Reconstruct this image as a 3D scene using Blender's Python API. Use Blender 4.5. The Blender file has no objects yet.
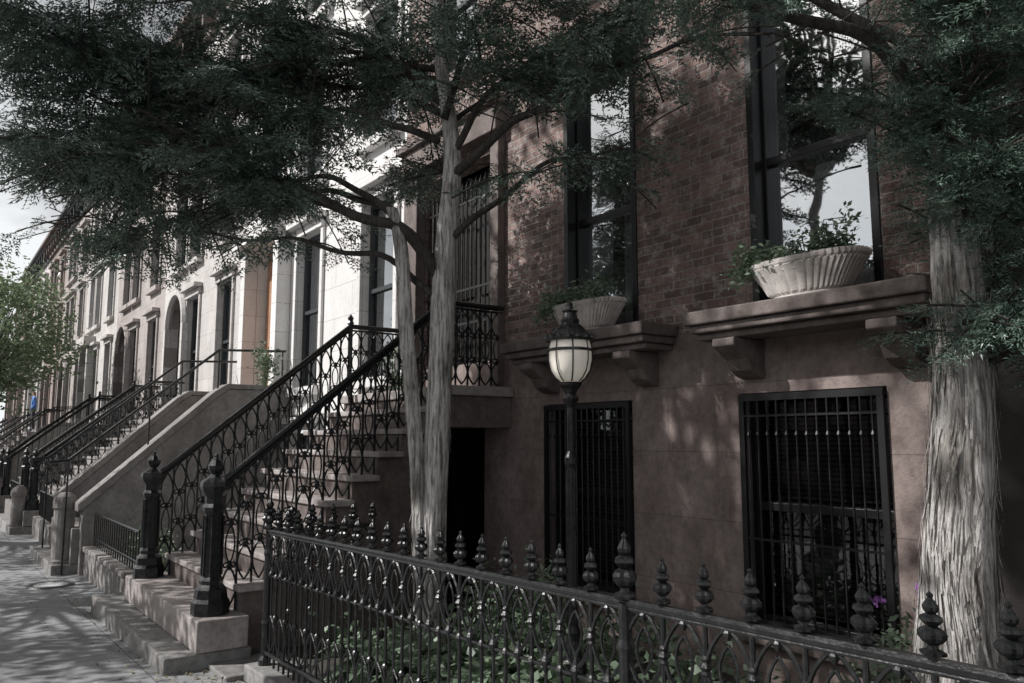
import bpy, math, random
import numpy as np
from mathutils import Vector, Matrix, noise
random.seed(7); rng=np.random.default_rng(7)
scene=bpy.context.scene
scene.view_settings.view_transform='Standard'
scene.view_settings.look='None'
scene.view_settings.exposure=0
U=random.uniform

def G(x):
    if x>=2: return .04
    if x>-12: return .02*x
    if x>-30: return -.24-.0061*(-12-x)
    return -.35

# ------------------------------------------------------------------ materials
def newmat(name):
    m=bpy.data.materials.new(name); m.use_nodes=True
    nt=m.node_tree; nt.nodes.clear()
    out=nt.nodes.new('ShaderNodeOutputMaterial')
    return m,nt,out
def N(nt,t,**kw):
    n=nt.nodes.new(t)
    for k,v in kw.items(): setattr(n,k,v)
    return n
def ramp(nt,src,a,b,c1=(0,0,0,1),c2=(1,1,1,1)):
    r=N(nt,'ShaderNodeValToRGB'); e=r.color_ramp.elements
    e[0].position=a; e[1].position=b; e[0].color=c1; e[1].color=c2
    nt.links.new(src,r.inputs[0]); return r.outputs[0]
def c4(c): return (c[0],c[1],c[2],1)
def mixc(nt,fac,a,b,bt='MIX'):
    m=N(nt,'ShaderNodeMixRGB',blend_type=bt)
    for s,v in ((m.inputs[0],fac),(m.inputs[1],a),(m.inputs[2],b)):
        if hasattr(v,'node'): nt.links.new(v,s)
        elif isinstance(v,(int,float)): s.default_value=v
        else: s.default_value=c4(v)
    return m.outputs[0]
def noi(nt,co,scale,detail=6,rough=.6,stretch=None):
    n=N(nt,'ShaderNodeTexNoise'); n.inputs['Scale'].default_value=scale
    n.inputs['Detail'].default_value=detail; n.inputs['Roughness'].default_value=rough
    if stretch:
        mp=N(nt,'ShaderNodeMapping'); mp.inputs['Scale'].default_value=stretch
        nt.links.new(co,mp.inputs[0]); co=mp.outputs[0]
    nt.links.new(co,n.inputs['Vector']); return n.outputs[0]

def mat_stone(name,c1,c2,scale=4,rough=.85,bump=.3,bscale=45,stretch=None,grime=.5,joint=None,plane='xz',brick=None):
    m,nt,out=newmat(name); L=nt.links.new
    p=N(nt,'ShaderNodeBsdfPrincipled'); L(p.outputs[0],out.inputs[0])
    tc=N(nt,'ShaderNodeTexCoord'); co=tc.outputs['Object']
    sx=N(nt,'ShaderNodeSeparateXYZ'); L(co,sx.inputs[0])
    cb=N(nt,'ShaderNodeCombineXYZ'); L(sx.outputs[0],cb.inputs[0])
    L(sx.outputs[2] if plane=='xz' else sx.outputs[1],cb.inputs[1])
    n1=noi(nt,co,scale,5,.65,stretch)
    col=mixc(nt,ramp(nt,n1,.33,.68),c1,c2)
    hgt=noi(nt,co,bscale,3,.7,stretch)
    hs=hgt
    if brick:
        wob=N(nt,'ShaderNodeTexNoise'); wob.inputs['Scale'].default_value=6; L(co,wob.inputs['Vector'])
        vm=N(nt,'ShaderNodeVectorMath',operation='MULTIPLY_ADD'); vm.inputs[1].default_value=(.012,.012,0)
        L(wob.outputs[1],vm.inputs[0]); L(cb.outputs[0],vm.inputs[2])
        b=N(nt,'ShaderNodeTexBrick'); b.inputs['Scale'].default_value=1
        b.inputs['Brick Width'].default_value=.215; b.inputs['Row Height'].default_value=.071
        b.inputs['Mortar Size'].default_value=.007; b.inputs['Mortar Smooth'].default_value=.35
        b.inputs['Color1'].default_value=c4(brick[0]); b.inputs['Color2'].default_value=c4(brick[1]); b.inputs['Mortar'].default_value=c4(brick[2])
        L(vm.outputs[0],b.inputs['Vector'])
        worn=ramp(nt,noi(nt,co,9,6,.8),.5,.7)
        col=mixc(nt,worn,b.outputs[0],brick[3])
        col=mixc(nt,.35,col,mixc(nt,n1,(.35,.35,.35),(1,1,1)),'MULTIPLY')
        inv=N(nt,'ShaderNodeMath',operation='MULTIPLY_ADD'); inv.inputs[1].default_value=-1.6; L(b.outputs[1],inv.inputs[0]); L(hgt,inv.inputs[2])
        hs=inv.outputs[0]
    if joint:
        b=N(nt,'ShaderNodeTexBrick'); b.inputs['Scale'].default_value=1
        b.offset=joint[3] if len(joint)>3 else .5
        b.inputs['Brick Width'].default_value=joint[0]; b.inputs['Row Height'].default_value=joint[1]
        b.inputs['Mortar Size'].default_value=joint[2]; b.inputs['Mortar Smooth'].default_value=.3
        b.inputs['Color1'].default_value=(1,1,1,1); b.inputs['Color2'].default_value=(.92,.92,.92,1); b.inputs['Mortar'].default_value=(.55,.53,.52,1)
        L(cb.outputs[0],b.inputs['Vector'])
        col=mixc(nt,1.0,col,b.outputs[0],'MULTIPLY')
        inv=N(nt,'ShaderNodeMath',operation='MULTIPLY_ADD'); inv.inputs[1].default_value=-1.3; L(b.outputs[1],inv.inputs[0]); L(hgt,inv.inputs[2])
        hs=inv.outputs[0]
    if grime:
        g=ramp(nt,noi(nt,co,.9,6,.7,(1,1,.35)),.36,.62)
        col=mixc(nt,grime,col,mixc(nt,g,(.42,.4,.38),(1,1,1)),'MULTIPLY')
        g2=ramp(nt,noi(nt,co,16,3,.7),.38,.55)
        col=mixc(nt,grime*.6,col,mixc(nt,g2,(.5,.48,.47),(1,1,1)),'MULTIPLY')
    L(col,p.inputs['Base Color']); p.inputs['Roughness'].default_value=rough
    bp=N(nt,'ShaderNodeBump'); bp.inputs['Strength'].default_value=bump; bp.inputs['Distance'].default_value=.012
    L(hs,bp.inputs['Height']); L(bp.outputs[0],p.inputs['Normal'])
    return m

def mat_iron(name,base=(.011,.0115,.012)):
    m,nt,out=newmat(name); L=nt.links.new
    p=N(nt,'ShaderNodeBsdfPrincipled'); L(p.outputs[0],out.inputs[0])
    co=N(nt,'ShaderNodeTexCoord').outputs['Object']
    n=noi(nt,co,22,4,.7)
    L(mixc(nt,ramp(nt,n,.5,.8),base,tuple(b*2+.012 for b in base)),p.inputs['Base Color'])
    r=N(nt,'ShaderNodeMapRange'); r.inputs['To Min'].default_value=.12; r.inputs['To Max'].default_value=.5
    L(n,r.inputs[0]); L(r.outputs[0],p.inputs['Roughness'])
    bp=N(nt,'ShaderNodeBump'); bp.inputs['Strength'].default_value=.4; bp.inputs['Distance'].default_value=.003
    L(noi(nt,co,110,2,.6),bp.inputs['Height']); L(bp.outputs[0],p.inputs['Normal'])
    return m

def mat_leaf(name,dark,light,trans=.35,rough=.45):
    m,nt,out=newmat(name); L=nt.links.new
    geo=N(nt,'ShaderNodeNewGeometry'); co=N(nt,'ShaderNodeTexCoord').outputs['Object']
    r=N(nt,'ShaderNodeMath',operation='MULTIPLY_ADD'); r.inputs[1].default_value=.6
    L(geo.outputs['Random Per Island'],r.inputs[0])
    nn=N(nt,'ShaderNodeMath',operation='MULTIPLY'); nn.inputs[1].default_value=.5; L(noi(nt,co,2.2,2),nn.inputs[0]); L(nn.outputs[0],r.inputs[2])
    col=mixc(nt,r.outputs[0],dark,light)
    p=N(nt,'ShaderNodeBsdfPrincipled'); p.inputs['Roughness'].default_value=rough; L(col,p.inputs['Base Color'])
    if trans<=0:
        L(p.outputs[0],out.inputs[0]); return m
    t=N(nt,'ShaderNodeBsdfTranslucent'); L(mixc(nt,.4,col,(.12,.17,.07)),t.inputs[0])
    mx=N(nt,'ShaderNodeMixShader'); mx.inputs[0].default_value=trans
    L(p.outputs[0],mx.inputs[1]); L(t.outputs[0],mx.inputs[2]); L(mx.outputs[0],out.inputs[0])
    return m

def mat_bark(name,c1,c2,c3):
    m,nt,out=newmat(name); L=nt.links.new
    p=N(nt,'ShaderNodeBsdfPrincipled'); L(p.outputs[0],out.inputs[0]); p.inputs['Roughness'].default_value=.9
    co=N(nt,'ShaderNodeTexCoord').outputs['Object']
    n1=noi(nt,co,1,7,.75,(52,52,3.2)); n2=noi(nt,co,4,5,.65,(1,1,.5))
    col=mixc(nt,ramp(nt,n1,.38,.54),c1,c2); col=mixc(nt,ramp(nt,n2,.48,.62),col,c3,'MULTIPLY')
    L(col,p.inputs['Base Color'])
    bp=N(nt,'ShaderNodeBump'); bp.inputs['Strength'].default_value=1; bp.inputs['Distance'].default_value=.03
    L(n1,bp.inputs['Height']); L(bp.outputs[0],p.inputs['Normal'])
    return m

def mat_glass(name,tint=.75,extra=.22):
    m,nt,out=newmat(name); L=nt.links.new
    t=N(nt,'ShaderNodeBsdfTransparent'); t.inputs[0].default_value=(tint,tint,tint*1.02,1)
    g=N(nt,'ShaderNodeBsdfGlossy'); g.inputs['Roughness'].default_value=.02; g.inputs[0].default_value=(.92,.95,.97,1)
    f=N(nt,'ShaderNodeFresnel'); f.inputs[0].default_value=1.6
    a=N(nt,'ShaderNodeMath',operation='ADD',use_clamp=True); a.inputs[1].default_value=extra; L(f.outputs[0],a.inputs[0])
    co=N(nt,'ShaderNodeTexCoord').outputs['Object']
    bp=N(nt,'ShaderNodeBump'); bp.inputs['Strength'].default_value=.12; bp.inputs['Distance'].default_value=.03
    L(noi(nt,co,2.2,2,.4),bp.inputs['Height']); L(bp.outputs[0],g.inputs['Normal'])
    mx=N(nt,'ShaderNodeMixShader'); L(a.outputs[0],mx.inputs[0]); L(t.outputs[0],mx.inputs[1]); L(g.outputs[0],mx.inputs[2]); L(mx.outputs[0],out.inputs[0])
    return m

def mat_plain(name,c,rough=.6):
    m,nt,out=newmat(name); L=nt.links.new
    p=N(nt,'ShaderNodeBsdfPrincipled'); L(p.outputs[0],out.inputs[0]); p.inputs['Roughness'].default_value=rough
    co=N(nt,'ShaderNodeTexCoord').outputs['Object']
    L(mixc(nt,ramp(nt,noi(nt,co,7,3),.35,.65),tuple(v*.75 for v in c),c),p.inputs['Base Color'])
    return m

M={}
M['brick']=mat_stone('old_brick',(.2,.11,.09),(.3,.18,.15),5,.9,.95,60,grime=.65,brick=((.38,.255,.225),(.18,.12,.106),(.44,.41,.39),(.7,.63,.6)))
M['brick_far']=mat_stone('far_brick',(.3,.16,.13),(.36,.2,.17),5,.9,.4,60,grime=.35,brick=((.38,.3,.275),(.3,.23,.21),(.4,.36,.34),(.46,.4,.37)))
M['brown']=mat_stone('brownstone',(.21,.16,.147),(.39,.32,.3),2.4,.8,.45,50,grime=.7,joint=(2.3,.52,.003))
M['brown_step']=mat_stone('brownstone_step',(.36,.32,.31),(.48,.445,.43),4,.85,.3,50,grime=.6)
M['brown_trim']=mat_stone('brownstone_trim',(.13,.104,.096),(.24,.2,.187),5,.8,.35,50,grime=.7)
M['dark']=mat_stone('shade_dark_brownstone',(.02,.017,.016),(.035,.029,.027),3,.85,.3,50,grime=.5)  # near-black: tree shade on the right-hand house is put into the stone colour
M['white']=mat_stone('painted_stucco_white',(.74,.73,.72),(.82,.81,.8),2,.75,.12,50,grime=.22,joint=(1.2,.5,.005))
M['cream']=mat_stone('painted_stucco_cream',(.56,.535,.52),(.68,.65,.635),2,.8,.12,50,grime=.4,joint=(1.2,.5,.005))
M['pink']=mat_stone('brownstone_pale',(.4,.36,.345),(.51,.465,.45),2,.8,.12,50,grime=.45,joint=(1.2,.5,.005))
M['stoopgrey']=mat_stone('stoop_stucco',(.25,.237,.23),(.35,.335,.327),3,.85,.25,40,grime=.7)
M['concrete']=mat_stone('sidewalk_concrete',(.27,.28,.29),(.36,.37,.378),2.5,.85,.3,70,grime=.6,joint=(1.55,1.55,.008,0.0),plane='xy')
M['asphalt']=mat_stone('asphalt',(.04,.04,.042),(.06,.06,.06),6,.9,.5,120,grime=.3)
M['soil']=mat_stone('yard_ground',(.05,.045,.04),(.1,.09,.08),7,.95,.6,60,grime=.5)
M['earth']=mat_stone('earth',(.06,.06,.05),(.09,.085,.07),.5,.95,.2,10,grime=.2)
M['bluestone']=mat_stone('bluestone_slab',(.24,.235,.23),(.34,.335,.33),4,.8,.3,60,grime=.7)
M['iron']=mat_iron('black_iron')
M['frame']=mat_plain('window_frame_black',(.01,.01,.011),.4)
M['framel']=mat_plain('window_frame_far',(.04,.045,.05),.5)
M['glass']=mat_glass('old_window_glass',.85,.55)
M['glassb']=mat_glass('basement_window_glass',.45,.03)
M['glass2']=mat_glass('far_window_glass',.5,.32)
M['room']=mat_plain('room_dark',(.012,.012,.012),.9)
M['curtain']=mat_plain('curtain_cloth',(.85,.86,.87),.9)
M['blind']=mat_plain('window_blind',(.1,.1,.1),.6)
M['door']=mat_plain('painted_door',(.02,.016,.014),.4)
M['orange']=mat_plain('varnished_door',(.45,.25,.15),.5)
M['planter']=mat_stone('cast_stone_planter',(.52,.48,.45),(.7,.66,.63),9,.85,.3,70,grime=.6)
M['bark']=mat_bark('shaggy_bark',(.15,.135,.125),(.78,.75,.72),(.45,.43,.41))
M['barkd']=mat_bark('dark_and_silhouette_bark',(.025,.022,.02),(.1,.09,.08),(.5,.5,.5))
M['leaf_yew']=mat_leaf('conifer_foliage',(.013,.028,.022),(.2,.27,.215),0,.33)
M['leaf_near']=mat_leaf('conifer_foliage_right',(.016,.038,.032),(.18,.255,.2),0,.33)
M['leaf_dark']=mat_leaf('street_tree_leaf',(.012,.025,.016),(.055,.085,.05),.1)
M['leaf_far']=mat_leaf('far_tree_leaf',(.09,.13,.08),(.25,.32,.2),.4)
M['leaf_plant']=mat_leaf('garden_leaf',(.05,.09,.055),(.28,.36,.25),.2)
M['litter']=mat_leaf('dry_leaf',(.1,.08,.05),(.35,.3,.2),0)
M['petal']=mat_leaf('purple_petal',(.22,.08,.3),(.4,.16,.5),.3)
m,nt,out=newmat('milk_glass'); p=N(nt,'ShaderNodeBsdfPrincipled'); p.inputs['Base Color'].default_value=(.86,.81,.73,1); p.inputs['Roughness'].default_value=.15
p.inputs['Emission Color'].default_value=(1,.92,.8,1); p.inputs['Emission Strength'].default_value=.1
nt.links.new(p.outputs[0],out.inputs[0]); M['milk']=m

# ------------------------------------------------------------------ mesh helpers
class MB:
    def __init__(s): s.v=[]; s.f=[]
    def quad(s,a,b,c,d):
        n=len(s.v); s.v+= [tuple(a),tuple(b),tuple(c),tuple(d)]; s.f.append((n,n+1,n+2,n+3))
    def box(s,x0,x1,y0,y1,z0,z1):
        n=len(s.v)
        s.v+=[(x0,y0,z0),(x1,y0,z0),(x1,y1,z0),(x0,y1,z0),(x0,y0,z1),(x1,y0,z1),(x1,y1,z1),(x0,y1,z1)]
        for f in ((3,2,1,0),(4,5,6,7),(0,1,5,4),(1,2,6,5),(2,3,7,6),(3,0,4,7)): s.f.append(tuple(n+i for i in f))
    def prism(s,pts,x0,x1):
        n=len(s.v); k=len(pts)
        s.v+=[(x0,p[0],p[1]) for p in pts]+[(x1,p[0],p[1]) for p in pts]
        s.f.append(tuple(range(n,n+k))); s.f.append(tuple(reversed(range(n+k,n+2*k))))
        for i in range(k):
            j=(i+1)%k; s.f.append((n+i,n+k+i,n+k+j,n+j))
    def tube(s,pts,radii,seg=6,cap=True):
        P=[Vector(p) for p in pts]
        if not hasattr(radii,'__len__'): radii=[radii]*len(P)
        n0=len(s.v); t0=(P[1]-P[0]).normalized()
        up=Vector((0,0,1)) if abs(t0.z)<.9 else Vector((0,1,0))
        u=t0.cross(up).normalized()
        for i,p in enumerate(P):
            if i==0: t=P[1]-P[0]
            elif i==len(P)-1: t=P[-1]-P[-2]
            else: t=P[i+1]-P[i-1]
            if t.length<1e-9: t=t0.copy()
            t.normalize(); u=(u-t*u.dot(t))
            if u.length<1e-6: u=t.orthogonal()
            u.normalize(); w=t.cross(u)
            for k in range(seg):
                a=2*math.pi*k/seg; q=p+(u*math.cos(a)+w*math.sin(a))*radii[i]; s.v.append(tuple(q))
        for i in range(len(P)-1):
            for k in range(seg):
                a=n0+i*seg+k; b=n0+i*seg+(k+1)%seg
                s.f.append((a,b,b+seg,a+seg))
        if cap:
            s.f.append(tuple(n0+k for k in reversed(range(seg)))); e=n0+(len(P)-1)*seg
            s.f.append(tuple(e+k for k in range(seg)))
    def lathe(s,c,prof,seg=10,mod=0,nm=4,rot=0,sx=1,sy=1):
        n0=len(s.v)
        for r,z in prof:
            for k in range(seg):
                a=2*math.pi*k/seg+rot; rr=r*(1+mod*math.cos(nm*a))
                s.v.append((c[0]+rr*math.cos(a)*sx,c[1]+rr*math.sin(a)*sy,c[2]+z))
        for i in range(len(prof)-1):
            for k in range(seg):
                a=n0+i*seg+k; b=n0+i*seg+(k+1)%seg
                s.f.append((a,b,b+seg,a+seg))
    def obj(s,name,mat,parent=None,smooth=False,bevel=0):
        me=bpy.data.meshes.new(name); me.from_pydata(s.v,[],s.f); me.update()
        o=bpy.data.objects.new(name,me); scene.collection.objects.link(o)
        me.materials.append(M[mat] if isinstance(mat,str) else mat)
        if smooth:
            me.polygons.foreach_set('use_smooth',[True]*len(me.polygons))
        if bevel:
            b=o.modifiers.new('bevel','BEVEL'); b.width=bevel; b.segments=2; b.limit_method='ANGLE'
        if parent: par(o,parent)
        return o
def par(o,e):
    o.parent=e; o.matrix_parent_inverse=Matrix.Translation(-e.location)
def empty(name,loc=(0,0,0)):
    e=bpy.data.objects.new(name,None); e.location=loc; e.empty_display_size=.3
    scene.collection.objects.link(e); return e
def np_mesh(name,V,nper,mat,parent=None):
    V=np.asarray(V,dtype=np.float32).reshape(-1,3); n=len(V); nf=n//nper
    me=bpy.data.meshes.new(name); me.vertices.add(n); me.vertices.foreach_set('co',V.ravel())
    me.loops.add(n); me.loops.foreach_set('vertex_index',np.arange(n,dtype=np.int32))
    me.polygons.add(nf); me.polygons.foreach_set('loop_start',np.arange(0,n,nper,dtype=np.int32))
    me.update(calc_edges=True)
    o=bpy.data.objects.new(name,me); scene.collection.objects.link(o); me.materials.append(M[mat])
    if parent: par(o,parent)
    return o
def unit(a): return a/np.maximum(np.linalg.norm(a,axis=-1,keepdims=True),1e-9)
def leaves(C,size,aspect=.5,flat=.3,fold=.15):
    n=len(C); d=unit(rng.normal(size=(n,3))*[1,1,.6]); up=unit(rng.normal(size=(n,3))*flat+[0,0,1-flat])
    w=unit(np.cross(up,d)); nn=np.cross(d,w)
    L=(rng.uniform(.6,1.25,(n,1))*size); W=L*aspect*.5
    a=C; b=C+d*L*.45+w*W+nn*W*fold; c=C+d*L; e=C+d*L*.45-w*W+nn*W*fold
    return np.stack([a,b,c,e],1).reshape(-1,3)

# ------------------------------------------------------------------ ground
XS=[-220,-120,-80,-60,-45,-30,-24,-18,-12,-9,-6,-3,0,2,8,20,60,200]
def strip(mb,y0,y1,dz,xs=XS,kerb=0):
    for a,b in zip(xs[:-1],xs[1:]):
        mb.quad((a,y0,G(a)+dz),(b,y0,G(b)+dz),(b,y1,G(b)+dz),(a,y1,G(a)+dz))
        if kerb: mb.quad((a,y0,G(a)+dz-kerb),(b,y0,G(b)+dz-kerb),(b,y0,G(b)+dz),(a,y0,G(a)+dz))
g=MB(); strip(g,-250,250,-.17); g.obj('ground','earth')
g=MB(); strip(g,-11,-2.9,-.14); g.obj('road','asphalt')
g=MB(); strip(g,-2.75,2.06,0); g.obj('sidewalk','concrete')
g=MB(); strip(g,-2.9,-2.752,.004,kerb=.15); g.obj('kerb','bluestone')
g=MB(); strip(g,2.062,5.6,.005); g.obj('front_yard','soil')
g=MB(); strip(g,-14,-11,0); g.quad((-220,-11,-.5),(200,-11,-.5),(200,-11,0),(-220,-11,0)); g.obj('far_sidewalk','concrete')
e=empty('manhole_cover',(-12.3,1.52,G(-12.3))); g=MB(); c=(-12.3,1.52,G(-12.3)); g.lathe(c,[(.0,.016),(.2,.016),(.205,.008)],36); g.obj('cover',mat_plain('cast_cover',(.7,.7,.7),.5),e)
g=MB(); g.lathe(c,[(.215,.006),(.22,.018),(.27,.018),(.28,.002)],36); g.obj('rim',mat_plain('cast_rim',(.1,.1,.1),.5),e)
n=1300; C=np.zeros((n,3)); C[:,0]=rng.uniform(-11,-3,n); C[:,1]=2.02-np.abs(rng.normal(0,.3,n)); C[:,2]=[G(x)+.012 for x in C[:,0]]
np_mesh('leaf_litter',leaves(C,.04,.5,.1),4,'litter')

# ------------------------------------------------------------------ walls & windows
def wall(mb,x0,x1,z0,z1,y,ops,depth=.2):
    ops=[o for o in ops if o[2]<z1 and o[3]>z0 and o[0]>=x0-1e-6 and o[1]<=x1+1e-6]
    xs=sorted({x0,x1,*[o[0] for o in ops],*[o[1] for o in ops]})
    zs=sorted({z0,z1,*[min(max(o[2],z0),z1) for o in ops],*[min(max(o[3],z0),z1) for o in ops]})
    for a,b in zip(xs[:-1],xs[1:]):
        for c,d in zip(zs[:-1],zs[1:]):
            mx,mz=(a+b)/2,(c+d)/2
            if any(o[0]<mx<o[1] and o[2]<mz<o[3] for o in ops): continue
            mb.quad((a,y,c),(b,y,c),(b,y,d),(a,y,d))
    for o in ops:
        c,d=max(o[2],z0),min(o[3],z1)
        mb.quad((o[0],y,c),(o[0],y+depth,c),(o[0],y+depth,d),(o[0],y,d))
        mb.quad((o[1],y,c),(o[1],y,d),(o[1],y+depth,d),(o[1],y+depth,c))
        if d==o[3]: mb.quad((o[0],y,d),(o[1],y,d),(o[1],y+depth,d),(o[0],y+depth,d))
        if c==o[2]: mb.quad((o[0],y,c),(o[1],y,c),(o[1],y+depth,c),(o[0],y+depth,c))
def window(fr,gl,rm,o,y,fw=.07,rail=.5,muntin=False):
    x0,x1,z0,z1=o; a,b=y+.1,y+.17
    fr.box(x0,x0+fw,a,b,z0,z1); fr.box(x1-fw,x1,a,b,z0,z1)
    fr.box(x0+fw,x1-fw,a+.002,b,z0,z0+fw); fr.box(x0+fw,x1-fw,a+.002,b,z1-fw,z1)
    zm=z0+(z1-z0)*rail
    if rail: fr.box(x0+fw,x1-fw,a+.004,b-.002,zm-.03,zm+.03)
    gl.quad((x0,y+.15,z0),(x1,y+.15,z0),(x1,y+.15,z1),(x0,y+.15,z1))
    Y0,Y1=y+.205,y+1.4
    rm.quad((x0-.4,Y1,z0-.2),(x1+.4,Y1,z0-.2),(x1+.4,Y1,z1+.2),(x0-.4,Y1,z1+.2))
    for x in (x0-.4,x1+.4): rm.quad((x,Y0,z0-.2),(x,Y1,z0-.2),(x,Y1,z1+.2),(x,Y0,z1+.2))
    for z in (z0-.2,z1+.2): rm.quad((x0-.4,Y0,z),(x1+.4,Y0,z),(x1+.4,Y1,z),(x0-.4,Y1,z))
def curtain(mb,x0,x1,z0,z1,y,waves=8,top=None):
    n=int((x1-x0)/.012); prev=None
    for i in range(n+1):
        x=x0+(x1-x0)*i/n; u=i/n
        yy=y+.018*math.sin(u*waves*6.28)+.006*math.sin(u*31)
        zt=z1 if top is None else z0+(z1-z0)*top(u)
        cur=((x,yy,z0),(x,yy+.01,zt))
        if prev: mb.quad(prev[0],cur[0],cur[1],prev[1])
        prev=cur

def shell(e,x0,x1,top,mat,y=5.0,back=15):
    b=MB(); i=.012
    b.quad((x0+i,y,-1),(x0+i,back,-1),(x0+i,back,top),(x0+i,y,top)); b.quad((x1-i,y,-1),(x1-i,y,top),(x1-i,back,top),(x1-i,back,-1))
    b.quad((x0+i,back,-1),(x1-i,back,-1),(x1-i,back,top),(x0+i,back,top)); b.quad((x0+i,y,top-.02),(x1-i,y,top-.02),(x1-i,back,top-.02),(x0+i,back,top-.02))
    b.obj('side_walls_and_roof',mat,e)
def cornice(e,x0,x1,z,y=5.0,mat='frame'):
    b=MB(); b.box(x0+.02,x1-.02,y-.55,y-.004,z+.35,z+.5); b.box(x0+.03,x1-.03,y-.4,y-.004,z+.22,z+.348); b.box(x0+.03,x1-.03,y-.12,y-.004,z-.2,z+.218)
    n=max(3,int((x1-x0)/.9))
    for i in range(n+1):
        x=x0+.15+(x1-x0-.3)*i/n; b.box(x-.06,x+.06,y-.35,y-.122,z-.15,z+.218)
    b.obj('cornice',mat,e)

# ---- the brick townhouse (near)
HX0,HX1=-9.2,-2.05
e=empty('brick_townhouse',(-5.6,5,0))
base_ops=[(-6.22,-5.02,.33,2.0),(-3.87,-2.72,.33,2.0),(-8.6,-7.3,-.15,1.85)]
par_ops=[(-5.92,-4.93,2.62,5.25),(-3.72,-2.7,2.62,5.25),(-8.65,-7.1,2.22,4.9)]
up_ops=[(-5.9,-4.95,6.1,8.1),(-3.7,-2.72,6.1,8.1),(-8.45,-7.5,6.1,8.1),(-5.9,-4.95,9.1,10.7),(-3.7,-2.72,9.1,10.7),(-8.45,-7.5,9.1,10.7)]
w=MB(); wall(w,HX0,HX1,-.6,2.52,4.99,base_ops,.22); w.obj('brownstone_base',"brown",e)
w=MB(); wall(w,HX0,HX1,2.52,12,5.0,par_ops+up_ops,.22); w.obj('brick_wall','brick',e)
shell(e,HX0,HX1,12,'brick_far'); cornice(e,HX0,HX1,11.6)
fr,gl,rm,gb=MB(),MB(),MB(),MB()
for o in base_ops[:2]: window(fr,gb,rm,o,5,.05,.5)
for o in par_ops[:2]: window(fr,gl,rm,o,5,.085,.44)
for o in up_ops: window(fr,gl,rm,o,5,.06,.5)
for o in par_ops[:2]:
    fr.box(o[0],o[0]+.06,4.985,5.098,o[2],o[3]); fr.box(o[1]-.06,o[1],4.985,5.098,o[2],o[3]); fr.box(o[0]+.062,o[1]-.062,4.987,5.098,o[3]-.08,o[3]-.002)
fr.obj('window_frames','frame',e,bevel=.004); gl.obj('window_glass','glass',e); gb.obj('basement_window_glass','glassb',e); rm.obj('dark_rooms','room',e)
c=MB()
curtain(c,-3.5,-2.8,2.72,3.68,5.2,5,lambda u:.5+.5*math.sin(math.pi*min(1,u*.9+.1)))
curtain(c,-3.66,-3.56,2.7,5.2,5.28,2); curtain(c,-2.86,-2.78,2.7,5.2,5.3,2)
curtain(c,-5.85,-5.5,2.7,5.2,5.25,5); curtain(c,-5.35,-5.0,2.7,4.0,5.25,4)
curtain(c,-5.85,-5.0,6.2,7.9,5.25,9); curtain(c,-3.65,-2.8,6.2,7.9,5.25,9)
c.obj('curtains','curtain',e)
b=MB()
for o in base_ops[:2]:
    z=o[2]+.1
    while z<o[3]-.05:
        b.quad((o[0]+.06,5.23,z),(o[1]-.06,5.23,z),(o[1]-.06,5.25,z+.022),(o[0]+.06,5.25,z+.022)); z+=.036
b.obj('window_blinds','blind',e)
s=MB()
for x0,x1 in ((-6.42,-4.47),(-4.05,-2.22)):
    s.box(x0,x1,4.56,4.998,2.5,2.6); s.box(x0+.03,x1-.03,4.6,4.987,2.44,2.498); s.box(x0+.06,x1-.06,4.66,4.986,2.39,2.438)
    for xb in (x0+.22,x1-.42):
        s.prism([(4.985,2.388),(4.63,2.388),(4.63,2.33),(4.7,2.29),(4.78,2.24),(4.83,2.16),(4.9,2.12),(4.985,2.1)],xb,xb+.2)
for o in base_ops[:2]:
    s.box(o[0]-.08,o[1]+.08,4.9,4.988,o[2]-.12,o[2]-.002)
for o in up_ops: s.box(o[0]-.1,o[1]+.1,4.88,4.998,o[2]-.12,o[2]-.002); s.box(o[0]-.1,o[1]+.1,4.92,4.998,o[3]+.002,o[3]+.2)
for o in par_ops[:2]: s.box(o[0]-.14,o[1]+.14,4.9,4.998,o[3]+.002,o[3]+.26)
s.obj('window_sills','brown_trim',e,bevel=.012)
gr=MB()
for o in base_ops[:2]:
    x0,x1,z0,z1=o[0]+.01,o[1]-.01,o[2]+.01,o[3]-.01
    gr.box(x0,x1,4.95,4.975,z1-.05,z1); gr.box(x0,x1,4.95,4.975,z0,z0+.04)
    gr.box(x0,x0+.045,4.952,4.977,z0+.042,z1-.052); gr.box(x1-.045,x1,4.952,4.977,z0+.042,z1-.052)
    k=int((x1-x0)/.078)
    for i in range(1,k):
        x=x0+(x1-x0)*i/k; gr.tube([(x,4.962,z0+.04),(x,4.962,z1-.05)],.008,6)
        gr.lathe((x,4.962,z1-.3),[(.006,-.03),(.016,0),(.006,.03)],6)
    for zz in (z0+.6,z1-.16): gr.box(x0+.046,x1-.046,4.957,4.967,zz-.008,zz+.008)
gr.obj('window_grilles','frame',e)
d=MB(); o=par_ops[2]
d.box(o[0]+.02,o[1]-.02,5.3,5.36,o[2],o[3])
for sx in (0,1):
    xa=o[0]+.14+sx*.68; d.box(xa,xa+.56,5.27,5.298,o[2]+.2,o[2]+1.0); d.box(xa,xa+.56,5.27,5.298,o[2]+1.15,o[2]+2.2)
d.box(-8.55,-7.35,5.3,5.36,-.15,1.85)
d.box(o[0]+.001,o[0]+.019,5.2,5.36,o[2],o[3]); d.box(o[1]-.019,o[1]-.001,5.2,5.36,o[2],o[3])
d.obj('front_doors','door',e,bevel=.006)
d=MB(); d.box(-9.0,-8.66,4.86,4.998,2.24,5.05); d.box(-7.09,-6.93,4.9,4.998,2.24,5.05); d.box(-9.05,-6.9,4.84,4.998,5.052,5.35); d.box(-9.1,-6.86,4.78,4.998,5.352,5.45)
d.obj('door_surround','brown_trim',e,bevel=.012)
d=MB()
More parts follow.
